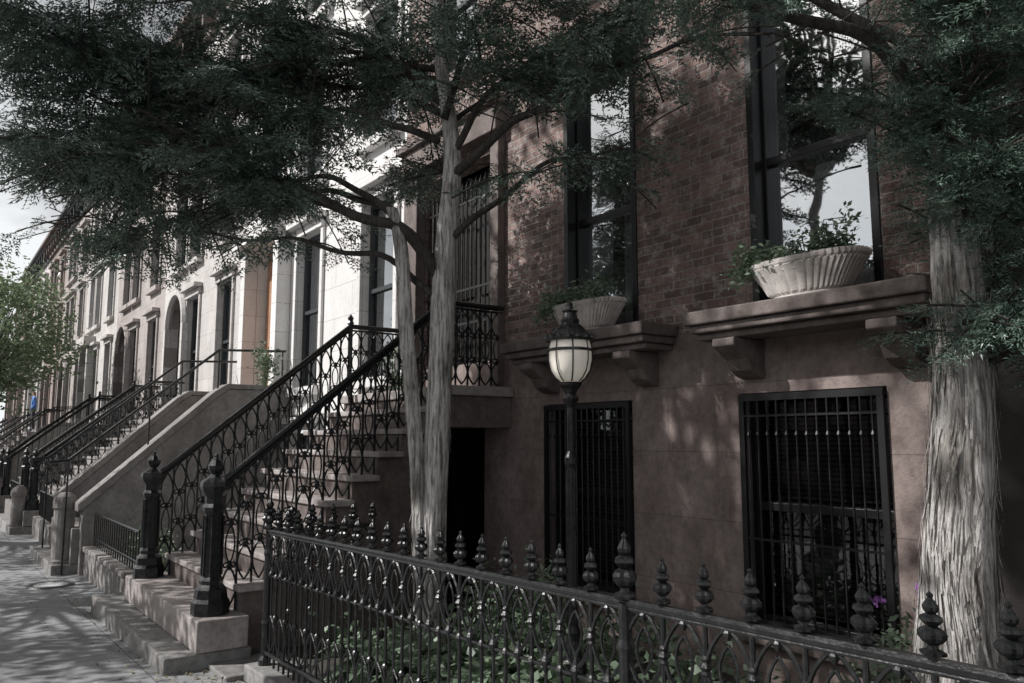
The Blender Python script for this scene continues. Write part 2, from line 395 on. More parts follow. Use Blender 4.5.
for i in range(16):
    x=-8.6+i*.096; d.tube([(x,5.02,2.24),(x,5.02,4.6)],.012,5)
    d.lathe((x,5.02,4.6),[(.012,0),(.022,.03),(.006,.08),(0,.12)],6)
for z in (2.3,3.0,3.4,4.45): d.box(-8.63,-7.12,5.01,5.03,z-.015,z+.015)
d.obj('entrance_gate','iron',e)
e=empty('brownstone_townhouse',(1.3,4.7,0))
ops=[(0.2,1.3,.4,2.0),(2.4,3.5,.4,2.0),(.2,1.2,2.8,5.2),(2.4,3.4,2.8,5.2),(.2,1.2,6.2,8.1),(2.4,3.4,6.2,8.1),(.2,1.2,9.1,10.7),(2.4,3.4,9.1,10.7)]
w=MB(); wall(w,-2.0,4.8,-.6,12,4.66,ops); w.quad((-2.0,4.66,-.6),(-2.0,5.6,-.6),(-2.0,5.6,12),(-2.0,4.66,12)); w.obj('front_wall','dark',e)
fr,gl,rm=MB(),MB(),MB()
for o in ops: window(fr,gl,rm,o,4.66)
fr.obj('window_frames','frame',e); gl.obj('window_glass','glass2',e); rm.obj('dark_rooms','room',e)
shell(e,-2.0,4.8,12,'dark',4.67); cornice(e,-2.0,4.8,11.6,4.66)
d=MB(); d.tube([(-2.12,4.9,-.05),(-2.12,4.9,11.4)],.05,10)
for z in (.6,2.6,4.6,6.6,8.6): d.tube([(-2.12,4.9,z),(-2.12,4.9,z+.05)],.062,10)
d.obj('downspout','frame',e,smooth=False)

# ---- stoops
def loop(mb,x,y,z,w,h,r=.007,axis='y',n=7,dz=0):
    for sgn in (-1,1):
        pts=[]
        for i in range(n):
            u=i/(n-1); bulge=math.sin(math.pi*u)**.85*w/2*sgn
            zz=z-h/2+h*u+dz*bulge
            pts.append((x,y+bulge,zz) if axis=='y' else (x+bulge,y,zz))
        mb.tube(pts,r,5,cap=False)
def newel(mb,x,y,z,h=1.31):
    k=h/1.31
    prof=[(.0,0),(.165,0),(.165,.1),(.145,.13),(.135,.2),(.1,.24),(.105,.27),(.085,.3),(.08,.8),(.1,.83),(.105,.86),(.085,.89),(.088,.95),(.125,1.0),(.135,1.03),(.13,1.07),(.075,1.1),(.045,1.13),(.07,1.17),(.072,1.2),(.045,1.245),(.018,1.27),(.022,1.285),(0,1.31)]
    mb.lathe((x,y,z),[(r*.92,zz*k) for r,zz in prof],8,rot=math.pi/8)
    for i in range(8):
        a=i*math.pi/4+math.pi/8; mb.tube([(x+.078*math.cos(a),y+.078*math.sin(a),z+.31*k),(x+.078*math.cos(a),y+.078*math.sin(a),z+.79*k)],.011,5)
def scroll(mb,x,y,z,r,s,th=.007):
    """small C scroll in the y-z plane"""
    pts=[(x,y+s*(r-r*.0)-s*r*math.cos(t)*(1-t/9),z+r*math.sin(t)*(1-t/9)) for t in [i*.55 for i in range(11)]]
    mb.tube(pts,th,4,cap=False)
def iron_rail(mb,x,y0,y1,zt0,zt1,zbf,sp=.125,detail=True):
    L=y1-y0; n=max(2,int(L/sp)); sl=(zt1-zt0)/L
    mb.tube([(x,y0,zt0),(x,y1,zt1)],.03,8); mb.tube([(x,y0,zt0-.05),(x,y1,zt1-.05)],.013,6)
    for i in range(n+1):
        y=y0+L*i/n; zt=zt0+sl*(y-y0); zb=zbf(y)
        if i not in(0,n) or not detail: mb.tube([(x,y,zb),(x,y,zt-.05)],.0115,5)
        if detail and i<n:
            ym=y+L/n/2; zm=zt+sl*L/n/2; h=max(.5,zm-.06-max(zb,zbf(ym))-.02)
            loop(mb,x,ym,zm-.06-h*.17,L/n*.95,h*.33,.0095); loop(mb,x,ym,zm-.06-h*.5,L/n*.62,h*.32,.008)
            loop(mb,x,ym,zm-.06-h*.83,L/n*.95,h*.32,.0095)
            for fz in (.335,.665):
                mb.lathe((x,ym,zm-.06-h*fz),[(.005,-.04),(.03,0),(.005,.04)],6)
                for s in (-1,1): scroll(mb,x,ym,zm-.06-h*fz,L/n*.24,s,.0065)
def stoop(xr,xl,gz,ztop,matn='brown_step',detail=True,cheek=False):
    e=empty('stoop',((xr+xl)/2,3.2,gz))
    s=MB(); zb=ztop-1.96; n=9; t=.25; yL=4.23
    for i in range(1,n):
        y=yL-(n-i)*t; z=zb+(ztop-zb)*i/n
        s.box(xl+.02,xr+.0,y-.03,y+t-.001 if i<n-1 else yL-.03,z-.055,z)
    s.box(xl-.05,xr+.05,yL-.03,4.985,ztop-.1,ztop)
    s.box(xl-.12,xr+.12,1.85,2.26,gz+.155,zb)
    s.obj('treads',matn,e,bevel=.012)
    b=MB()
    for i in range(1,n):
        y=yL-(n-i)*t; z=zb+(ztop-zb)*i/n
        b.box(xl+.1,xr-.08,y,y+t+(0 if i<n-1 else -.02),gz-.3,z-.057)
    b.box(xl+.0,xr+.0,yL-.0,4.984,ztop-.42,ztop-.102)
    b.box(xl+.1,xl+.3,yL+.032,4.984,gz-.3,ztop-.422)
    b.obj('stair_body','brown_trim' if matn=='brown_step' else matn,e,bevel=.006)
    p=MB(); p.box(xl-.6,xr+.1,1.62,2.3,gz-.1,gz+.15); p.obj('base_slab','bluestone',e,bevel=.015)
    r=MB()
    def zbf(y):
        i=int((y-(yL-n*t))/t); i=max(0,min(n,i)); return zb+(ztop-zb)*i/n if y<yL else ztop
    for x in (xr-.14,xl+.14):
        if cheek: continue
        newel(r,x,2.02,zb)
        iron_rail(r,x,2.1,yL,zb+1.08,ztop+.86,zbf,.125 if detail else .16,detail)
        iron_rail(r,x,yL,4.97,ztop+.86,ztop+.86,zbf,.125,detail)
        r.lathe((x,yL,ztop),[(.03,0),(.03,.88),(.045,.9),(.03,.93),(.04,.97),(0,1.02)],8)
    if cheek:
        c=MB()
        for x0,x1 in ((xr-.0,xr+.28),(xl-.28,xl)):
            c.prism([(4.984,gz-.2),(4.984,ztop+.12),(3.95,ztop+.12),(3.75,ztop-.02),(1.95,zb+.28),(1.95,gz-.2)],x0,x1)
            c.prism([(4.983,ztop+.122),(4.983,ztop+.2),(3.9,ztop+.2),(3.7,ztop+.06),(1.88,zb+.36),(1.88,zb+.25),(1.95,zb+.282),(3.75,ztop-.018),(3.95,ztop+.122)],x0-.04,x1+.04)
            xm=(x0+x1)/2; pts=[(xm,1.5,zb+.95),(xm,1.75,zb+.98),(xm,3.8,ztop+.75),(xm,4.9,ztop+.8)]
            r.tube(pts,.022,8)
            for y,z in ((1.75,zb+.98),(2.8,(zb+ztop)/2+.87),(3.8,ztop+.75),(4.85,ztop+.8)): r.tube([(xm,y,z-.75 if y>1.9 else gz),(xm,y,z)],.014,6)
        c.obj('cheek_walls','stoopgrey',e,bevel=.012)
    if r.v: r.obj('iron_railings','iron',e,smooth=False)
    return e
stoop(-6.8,-9.3,-.16,2.2)
stoop(-13.3,-15.3,-.26,2.35,'stoopgrey',cheek=True)

def arch_fill(w,o,y,R):
    cx=(o[0]+o[1])/2; cz=o[3]-R; n=14
    for i in range(n):
        a,b=math.pi*i/n,math.pi*(i+1)/n
        p=(cx+R*math.cos(a),y,cz+R*math.sin(a)); q=(cx+R*math.cos(b),y,cz+R*math.sin(b))
        w.quad(p,q,(q[0],y,o[3]),(p[0],y,o[3]))
def far_house(k,x0,x1,mat,name,doormat,arch):
    g0=G((x0+x1)/2); e=empty(name,((x0+x1)/2,5,g0))
    wx=[x1-.72-.5,x1-3.2-.5]; dx=x0+1.55
    if k==1: wx=[-9.95,-12.45]; dx=-14.3
    ops=[]
    for z0,z1 in ((.4+g0,2.0+g0),(2.75+g0,5.3+g0),(6.2+g0,8.2+g0),(9.1+g0,10.8+g0)):
        for x in wx: ops.append((x-.5,x+.5,z0,z1))
    for z0,z1 in ((6.2+g0,8.2+g0),(9.1+g0,10.8+g0)): ops.append((dx-.5,dx+.5,z0,z1))
    dop=(dx-.75,dx+.75,2.45+g0 if k!=1 else 2.36,5.5+g0)
    w=MB(); wall(w,x0,x1,-1,12,5,ops+[dop]); w.obj('front_wall',mat,e)
    shell(e,x0,x1,12,mat); cornice(e,x0,x1,11.5,mat='framel' if k%2 else 'brown_trim')
    fr,gl,rm,s,cu=MB(),MB(),MB(),MB(),MB()
    for o in ops:
        window(fr,gl,rm,o,5,.06,.5); s.box(o[0]-.12,o[1]+.12,4.86,4.997,o[2]-.14,o[2]-.003)
        s.box(o[0]-.15,o[1]+.15,4.8,4.997,o[3]+.16,o[3]+.26); s.box(o[0]-.1,o[1]+.1,4.92,4.997,o[3]+.003,o[3]+.158)
        s.box(o[0]-.11,o[0]-.003,4.95,4.998,o[2],o[3]); s.box(o[1]+.003,o[1]+.11,4.95,4.998,o[2],o[3])
        if random.random()<.6:
            zt=o[2]+(o[3]-o[2])*random.choice([.4,.55,1]); curtain(cu,o[0]+.05,o[1]-.05,o[2]+.05,zt,5.25,6)
    s.box(x0+.02,x1-.02,4.93,4.9975,2.3+g0,2.42+g0)
    if arch:
        a=MB(); arch_fill(a,dop,4.96,.75); a.obj('arch_infill',mat,e)
        cx=(dop[0]+dop[1])/2; cz=dop[3]-.75
        s.tube([(cx+.83*math.cos(t),4.93,cz+.83*math.sin(t)) for t in [math.pi*i/16 for i in range(17)]],.1,6)
        s.box(dop[0]-.18,dop[0]-.003,4.85,4.996,dop[2],cz); s.box(dop[1]+.003,dop[1]+.18,4.85,4.996,dop[2],cz)
    else:
        s.box(dop[0]-.25,dop[0]-.003,4.75,4.996,dop[2],dop[3]); s.box(dop[1]+.003,dop[1]+.25,4.75,4.996,dop[2],dop[3]); s.box(dop[0]-.35,dop[1]+.35,4.6,4.996,dop[3]+.003,dop[3]+.35)
    s.obj('trim',mat,e,bevel=.01); fr.obj('window_frames','framel',e); gl.obj('window_glass','glass2',e); rm.obj('dark_rooms','room',e)
    if cu.v: cu.obj('curtains','curtain',e)
    d=MB(); d.box(dop[0]+.002,dop[1]-.002,5.19,5.25,dop[2],dop[3])
    for sx in (.08,.79): d.box(dop[0]+sx,dop[0]+sx+.62,5.16,5.188,dop[2]+.2,dop[2]+2.3)
    d.obj('front_door',doormat,e)
    return dx,g0
kinds=['white','cream','pink','cream','pink','brick_far','cream','brick_far','brick_far']
names={'white':'white_townhouse','cream':'cream_townhouse','pink':'pale_brownstone_townhouse','brick_far':'brick_townhouse'}
x=-9.2
for k,mt in enumerate(kinds,1):
    x0=x-6.6; dx,g0=far_house(k,x0,x-.0,mt,names[mt],'orange' if k==1 else 'door',k in(2,3,5,6))
    if k>1: stoop(dx+1.05,dx-1.05,g0,2.43+g0,'stoopgrey',detail=k<3,cheek=(k==4))
    x=x0
for i in range(7):
    a=-34+i*8; e=empty('opposite_townhouse',(a+4,-22,0)); w=MB(); w.box(a,a+7.98,-32,-22,-.5,7.6); w.box(a+.1,a+7.8,-21.99,-21.6,7.1,7.5); w.obj('body','brick_far' if i%2 else 'pink',e)
    w=MB()
    for xx in (1,3.4,5.8):
        for zz in (.6,3.2): w.box(a+xx,a+xx+1.1,-21.998,-21.95,zz,zz+1.7)
    w.obj('windows','frame',e)

# ------------------------------------------------------------------ front iron fence
e=empty('iron_fence',(-2.5,2.18,0)); f=MB()
SP=.191; FX0=-6.07; nP=40; FH=1.1
fin=[(.012,0),(.03,.005),(.032,.013),(.015,.02),(.012,.03),(.024,.038),(.034,.05),(.035,.06),(.028,.07),(.013,.078),(.02,.085),(.028,.093),(.026,.102),(.012,.11),(.018,.118),(.02,.127),(.015,.137),(.006,.15),(.009,.158),(0,.168)]
def picket(x,y,gz,big=False):
    zr=gz+FH
    if big:
        f.lathe((x,y,gz+.1),[(.045,0),(.045,.06),(.03,.09),(.026,.3),(.032,.32),(.026,.34),(.026,.8),(.034,.83),(.026,.86),(.026,.99)],10)
        f.lathe((x,y,zr),[(r*1.4,z*1.5) for r,z in fin],16,mod=.16,nm=4)
    else:
        f.tube([(x,y,gz+.13),(x,y,zr-.02)],.0095,7)
        f.lathe((x,y,zr+.01),fin,16,mod=.17,nm=4)
        f.lathe((x,y,zr-.165),[(.009,-.035),(.018,-.025),(.014,-.015),(.027,0),(.014,.015),(.018,.025),(.009,.035)],8)
        for zz in (zr-.33,zr-.62): f.lathe((x,y,zz),[(.009,-.022),(.018,-.012),(.023,0),(.018,.012),(.009,.022)],8)
for i in range(nP):
    x=FX0+i*SP; gz=.02*x
    big=i in (0,20); picket(x,2.18,gz,big)
    xm=x+SP/2; gm=.02*xm; zr=gm+FH
    loop(f,xm,2.18,zr-.165,SP*.94,.29,.0085,'x',9)
    loop(f,xm,2.18,zr-.165,SP*.4,.17,.006,'x',7)
    loop(f,xm,2.18,gm+.36,SP*.9,.26,.006,'x',7)
    f.tube([(xm,2.18,gm+.13),(xm,2.18,zr-.33)],.007,6)
    f.lathe((xm,2.18,zr-.31),[(.008,-.05),(.018,-.02),(.024,0),(.014,.02),(.004,.05)],8)
    f.lathe((xm,2.18,zr-.02),[(.006,-.045),(.016,-.03),(.018,-.02),(.008,-.008)],7)
xa,xb=FX0,FX0+nP*SP
def rail(z0,z1,h,wd):
    n=len(f.v)
    for x in (xa,xb):
        for (dy,dz) in ((-wd,z0),(-wd*1.25,(z0+z1)/2),(-wd,z1),(wd,z1),(wd*1.25,(z0+z1)/2),(wd,z0)): f.v.append((x,2.18+dy,.02*x+dz))
    for k in range(6): f.f.append((n+k,n+(k+1)%6,n+6+(k+1)%6,n+6+k))
    f.f.append(tuple(n+k for k in range(6))); f.f.append(tuple(n+11-k for k in range(6)))
rail(FH-.02,FH+.007,0,.014); rail(FH-.035,FH-.021,0,.009); rail(FH-.335,FH-.323,0,.007); rail(.2,.225,0,.012)
for i in range(1,6):
    y=2.18+i*SP*.9; picket(FX0,y,.02*FX0)
    loop(f,FX0,y-SP*.45,.02*FX0+.935,SP*.9,.29,.0075,'y',9)
gz=.02*FX0
f.tube([(FX0,2.2,gz+FH-.012),(FX0,3.05,gz+FH-.012)],.018,6); f.tube([(FX0,2.2,gz+.21),(FX0,3.05,gz+.21)],.013,6)
f.obj('ironwork','iron',e)
k=MB()
for x in (-6.2,1.6): k.v+=[(x,2.07,.02*x-.1),(x,2.3,.02*x-.1),(x,2.3,.02*x+.12),(x,2.07,.02*x+.12)]
k.f+=[(0,1,2,3),(7,6,5,4),(0,4,5,1),(1,5,6,2),(2,6,7,3),(3,7,4,0)]
k.obj('stone_curb','bluestone',e,bevel=.012)
k=MB(); k.box(-6.78,-6.22,1.95,2.6,-.16,-.09); k.obj('gate_step','bluestone',bevel=.01)

e=empty('low_garden_wall',(-11.3,2.05,-.2)); k=MB(); k.box(-12.85,-10.0,1.98,2.2,-.4,.1); k.box(-12.9,-9.98,1.95,2.23,.102,.17); k.obj('wall','stoopgrey',e,bevel=.012)
k=MB(); k.tube([(-12.85,2.09,.62),(-10.0,2.09,.62)],.016,6); k.tube([(-12.85,2.09,.28),(-10.0,2.09,.28)],.01,6)
for i in range(21): xx=-12.85+i*.1425; k.tube([(xx,2.09,.171),(xx,2.09,.62)],.009,5)
k.obj('rail','iron',e)
for xx,h in ((-13.45,1.15),(-20,1.0),(-26.5,1.0)):
    gz=G(xx); k=MB(); k.lathe((xx,1.78,gz),[(.17,0),(.17,.18),(.14,.2),(.14,h-.25),(.16,h-.22),(.16,h-.14),(.13,h-.06),(.07,h-.01),(0,h)],16); k.obj('stone_bollard','stoopgrey',smooth=False)
for x0 in (-19.3,-25.9,-32.5,-39.1):
    gz=G(x0); e=empty('low_garden_wall',(x0,2,gz)); k=MB(); k.box(x0,x0+2.6,1.98,2.2,gz-.1,gz+.4); k.obj('wall','stoopgrey',e,bevel=.01)
    k=MB(); k.tube([(x0,2.09,gz+.9),(x0+2.6,2.09,gz+.9)],.018,5)
    for i in range(19): k.tube([(x0+i*.144,2.09,gz+.402),(x0+i*.144,2.09,gz+.9)],.01,4)
    k.obj('rail','iron',e)

# ------------------------------------------------------------------ lamp post
lx,ly=-4.1,3.5; gz=.02*lx; e=empty('lamp_post',(lx,ly,gz)); k=MB()
k.lathe((lx,ly,gz),[(.14,0),(.14,.1),(.1,.14),(.09,.3),(.06,.36),(.045,.45),(.05,.5),(.036,.54),(.03,1.55),(.045,1.58),(.045,1.62),(.028,1.66),(.026,1.95),(.05,1.99),(.06,2.01),(.035,2.04),(.05,2.07),(.075,2.1),(.08,2.12),(.0,2.125)],12)
for i in range(8):
    a=i*math.pi/4; k.tube([(lx+.033*math.cos(a),ly+.033*math.sin(a),gz+.56),(lx+.03*math.cos(a),ly+.03*math.sin(a),gz+1.53)],.006,4)
gp=[(.07,2.125),(.1,2.15),(.132,2.2),(.147,2.27),(.148,2.33),(.142,2.37),(.134,2.4)]
for i in range(8):
    a=i*math.pi/4+.2; k.tube([(lx+(r+.004)*math.cos(a),ly+(r+.004)*math.sin(a),gz+z) for r,z in gp],.005,4)
k.lathe((lx,ly,gz),[(.145,2.325),(.155,2.33),(.155,2.342),(.145,2.347)],20)
k.lathe((lx,ly,gz),[(.13,2.395),(.165,2.395),(.17,2.41),(.15,2.43),(.125,2.455),(.085,2.5),(.06,2.52),(.065,2.54),(.05,2.56),(.045,2.59),(.055,2.605),(.03,2.62),(.018,2.64),(.022,2.655),(0,2.68)],16)
for i in range(16):
    a=i*math.pi/8; k.lathe((lx+.162*math.cos(a),ly+.162*math.sin(a),gz+2.41),[(.016,0),(.016,.015),(.004,.035),(0,.05)],5)
k.obj('iron_post_and_cap','iron',e,smooth=False)
k=MB(); k.lathe((lx,ly,gz),[(r-.003,z) for r,z in gp],24); k.obj('milk_glass_globe','milk',e,smooth=True)

# ------------------------------------------------------------------ planters
def planter(cx,cy,z0):
    e=empty('window_planter',(cx,cy,z0)); k=MB(); seg=176
    prof=[(.6,0),(.64,.012),(.63,.03),(.66,.05),(.76,.12),(.88,.19),(.97,.235),(1.0,.245),(1.04,.255),(1.05,.275),(1.03,.29),(.98,.292),(.95,.27),(.93,.2)]
    for i,(r,z) in enumerate(prof):
        for q in range(seg):
            a=2*math.pi*q/seg; ca,sa=math.cos(a),math.sin(a)
            fl=.0
            if 3<=i<=6: fl=.07*abs(math.sin(a*22))
            if 7<=i<=11: fl=.03*math.cos(a*44)
            R=(r+fl); px=.41*abs(ca)**.75*math.copysign(1,ca); py=.165*abs(sa)**.75*math.copysign(1,sa)
            k.v.append((cx+px*R,cy+py*R,z0+z*.95))
    for i in range(len(prof)-1):
        for q in range(seg):
            a=i*seg+q; b=i*seg+(q+1)%seg; k.f.append((a,b,b+seg,a+seg))
    k.obj('fluted_trough','planter',e)
    k=MB(); k.lathe((cx,cy,z0+.22),[(0,.01),(.14,.0)],20,sx=2.6); k.obj('potting_soil','soil',e)
    return e
def plant(name,pts,size,mat='leaf_plant',parent=None,aspect=.45,spread=.05,per=26,stems=None):
    e=empty(name,pts[0]) if parent is None else parent
    C=[]
    for p in pts: C.append(np.array(p)+rng.normal(0,spread,(per,3)))
    np_mesh('leaves',leaves(np.concatenate(C),size,aspect,.6),4,mat,e)
    if stems:
        k=MB()
        for p in pts: k.tube([stems,( (p[0]+stems[0])/2,(p[1]+stems[1])/2,max(p[2],stems[2])+.02),p],.004,4)
        k.obj('stems','leaf_plant',e)
    return e
for cx,left in ((-3.1,1),(-5.33,1)):
    planter(cx,4.76,2.6)
    pts=[(cx+U(-.42,.3),4.72+U(-.1,.1),2.9+abs(random.gauss(0,.05))) for _ in range(34)]
    pts+=[(cx-.42+U(-.12,.06),4.66+U(-.06,.06),U(2.78,3.0)) for _ in range(14)]
    pts+=[(cx+U(-.1,.35),4.74,2.94+U(0,.16)) for _ in range(6)]
    plant('trailing_plant',pts,.05,per=22,spread=.04,stems=(cx,4.76,2.84))

# ------------------------------------------------------------------ trees
def catm(P,step=.08):
    P=[np.array(p,float) for p in P]; out=[]
    Q=[2*P[0]-P[1]]+P+[2*P[-1]-P[-2]]
    for i in range(1,len(Q)-2):
        L=np.linalg.norm(Q[i+1][:3]-Q[i][:3]); n=max(2,int(L/step))
        for j in range(n):
            t=j/n; a,b,c,d=Q[i-1],Q[i],Q[i+1],Q[i+2]
            out.append(.5*((2*b)+(-a+c)*t+(2*a-5*b+4*c-d)*t*t+(-a+3*b-3*c+d)*t**3))
    out.append(P[-1]); return out
def trunk_mesh(mb,P,seg=72,amp=.09,step=.025):
    pts=catm(P,step); n0=len(mb.v)
    for i,p in enumerate(pts):
        for k in range(seg):
            a=2*math.pi*k/seg; ca,sa=math.cos(a),math.sin(a)
            big=noise.noise(Vector((ca*1.3,sa*1.3,p[2]*.8+3)))
            fine=1-2*abs(noise.noise(Vector((ca*5,sa*5,p[2]*1.1))))
            ff=1-2*abs(noise.noise(Vector((ca*13,sa*13,p[2]*2.6+7))))
            r=p[3]*(1+amp*.8*big+amp*.8*(fine-.6)+amp*.75*(ff-.6))
            mb.v.append((p[0]+r*ca,p[1]+r*sa,p[2]))
    for i in range(len(pts)-1):
        for k in range(seg):
            a=n0+i*seg+k; b=n0+i*seg+(k+1)%seg; mb.f.append((a,b,b+seg,a+seg))
    return pts
def strips(P,n,zr):
    pts=catm(P,.03); out=[]
    for _ in range(n):
        z0=U(*zr); L=U(.08,.4); w=U(.004,.016); a=U(0,6.28); lift=U(.004,.03); side=random.choice([-1,1]); prev=None
        for j in range(7):
            u=j/6; z=z0+L*u; p=min(pts,key=lambda q:abs(q[2]-z)); off=p[3]*1.04+ (lift*(1-u)**2 if side<0 else lift*u**2)
            aa=a+.2*math.sin(z*5+a); t=np.array([-math.sin(aa),math.cos(aa),0]); c=np.array([p[0]+off*math.cos(aa),p[1]+off*math.sin(aa),z])
            ww=w*(.4+.6*math.sin(math.pi*min(.95,u+.05))); cur=(c-t*ww/2,c+t*ww/2)
            if prev is not None: out+= [prev[0],prev[1],cur[1],cur[0]]
            prev=cur
    return out
def spray_template(L=.28,pairs=8,nsp=.02,nl=.028,nw=.006,seed=0,vert=.5):
    r=random.Random(seed); T=[]
    def needle(p,d,up):
        d=d/np.linalg.norm(d); w=np.cross(d,up+np.array([r.uniform(-.8,.8),r.uniform(-.8,.8),0])); w/=np.linalg.norm(w)+1e-9; l=nl*r.uniform(.7,1.2)
        T.extend([p-w*nw/2,p+w*nw/2,p+d*l])
    up=np.array([0,0,1.])
    def twig(p,d,l):
        n=max(2,int(l/nsp)); side=np.cross(up,d)
        for i in range(n):
            u=(i+.5)/n; q=p+d*l*u+np.array([0,0,-.35*(l*u)**2/max(L,.01)])
            for s in (-1,1):
                needle(q,d*.85+side*s*.7+up*r.uniform(-vert,vert),up)
        needle(p+d*l,d,up)
    for i in range(pairs):
        t=(i+.4)/pairs; p=np.array([L*t,0,-.12*L*t*t])
        for s in (-1,1):
            a=s*math.radians(r.uniform(35,62)); d=np.array([math.cos(a),math.sin(a),r.uniform(-.4,.2)])
            twig(p,d,L*.5*(1-t*.6)*r.uniform(.7,1.15))
    twig(np.array([0,0,0.]),np.array([1,0,-.1]),L)
    return np.array(T)
def place(T,pos,dirs,scale,tilt=.5):
    n=len(pos); x=unit(dirs); up=unit(rng.normal(size=(n,3))*tilt+[0,0,1]); y=unit(np.cross(up,x)); z=np.cross(x,y)
    R=np.stack([x,y,z],2)
    V=np.einsum('nij,kj->nki',R,T)*scale[:,None,None]+pos[:,None,:]
    return V.reshape(-1,3)
def conifer(name,base,limbs,trunks,barkmat,leafmat,Ts,sub=.11,slen=(.4,1.1),frame=((.592,.8059),(-.8059,.592)),ymax=4.82,spr=.075,smin=.8,start=.25,stripz=None,gap=None):
    e=empty(name,base); bx,by,bz=base; (rx,ry),(ax,ay)=frame
    def T(q): return (bx+rx*q[0]+ax*q[1],by+ry*q[0]+ay*q[1],q[2],q[3])
    tm=MB(); allstr=[]
    for tr in trunks:
        P=[T(q) for q in tr]; trunk_mesh(tm,P)
        if stripz: allstr+=strips(P,stripz[2],stripz[:2])
    tm.obj('trunk',barkmat,e,smooth=True)
    if allstr: np_mesh('peeling_bark',allstr,4,barkmat,e)
    lm=MB(); pos=[];dr=[];sc=[]
    for item in limbs:
        lb=item[0]; dens=item[1] if len(item)>1 else 1.0; st=item[2] if len(item)>2 else start
        pts=catm([T(q) for q in lb],.08)
        ph=U(0,9)
        for i,p in enumerate(pts):
            p[0]+=.035*math.sin(i*.45+ph)*min(1,i/8); p[2]+=.03*math.sin(i*.6+ph*2)*min(1,i/8)
        lm.tube([p[:3] for p in pts],[max(.004,p[3]*.85) for p in pts],8)
        n=len(pts); acc=0
        for i in range(1,n):
            seg=np.linalg.norm(pts[i][:3]-pts[i-1][:3]); acc+=seg*dens
            if i/n<st: acc=0; continue
            while acc>sub:
                acc-=sub; t=unit(pts[i][:3]-pts[i-1][:3]); a=U(0,6.283); h=np.array([math.cos(a),math.sin(a),U(-.45,.5)])
                d=unit(t*U(.2,.9)+h); L=U(*slen)*(1.05-.45*i/n); p0=pts[i][:3].copy(); bp=[]
                for j in range(7):
                    s=L*j/6; q=p0+d*s+np.array([0,0,-.25*s*s+.05*s]); bp.append(q)
                if bp[-1][1]>ymax and p0[1]>ymax: continue
                good=[tuple(q) for q in bp if q[1]<ymax+.1]
                if len(good)>2: lm.tube(good,.0055 if L<.6 else .0075,4,cap=False)
                s=.1*L; k=0
                while s<L:
                    q=p0+d*s+np.array([0,0,-.25*s*s+.05*s]); k+=1
                    ok=random.random()<.97
                    if gap and noise.noise(Vector(q)*gap[0])<gap[1]: ok=False
                    if ok:
                        ang=math.radians(U(30,75))*(1 if k%2 else -1); ca,sa=math.cos(ang),math.sin(ang)
                        dd=np.array([d[0]*ca-d[1]*sa,d[0]*sa+d[1]*ca,d[2]*.4-U(-.05,.6)])
                        if q[1]<ymax and q[1]+dd[1]*.2<ymax+.05: pos.append(q);dr.append(dd);sc.append(U(smin,1.2)*(1-.2*s/L))
                    s+=spr
    lm.obj('limbs','barkd',e,smooth=True)  # darker bark than the trunk paints the limbs' silhouette into their colour
    pos=np.array(pos);dr=np.array(dr);sc=np.array(sc); idx=rng.integers(0,len(Ts),len(pos)); V=[]
    for j,Tm in enumerate(Ts):
        m_=idx==j
        if m_.any(): V.append(place(Tm,pos[m_],dr[m_],sc[m_]))
    V=np.concatenate(V); np_mesh('needle_foliage',V,3,leafmat,e)
Tfar=[spray_template(.36,7,.034,.048,.0172,s,.35) for s in range(4)]
Tnear=[spray_template(.2,7,.016,.026,.0068,s+9) for s in range(4)]
trunksA=[[(0,0,-.2,.14),(-.02,0,.3,.115),(-.01,0,.9,.105),(.03,0,2,.1),(.07,0,3.1,.095),(.12,.05,4.1,.07),(.0,.1,5,.055),(-.1,.1,6.2,.03),(-.1,0,7,.012)],
         [(-.08,-.03,-.2,.08),(-.09,-.03,.7,.066),(-.15,-.03,1.6,.06),(-.24,-.03,2.55,.058),(-.3,-.03,3.26,.055),(-.38,-.03,3.6,.045)]]
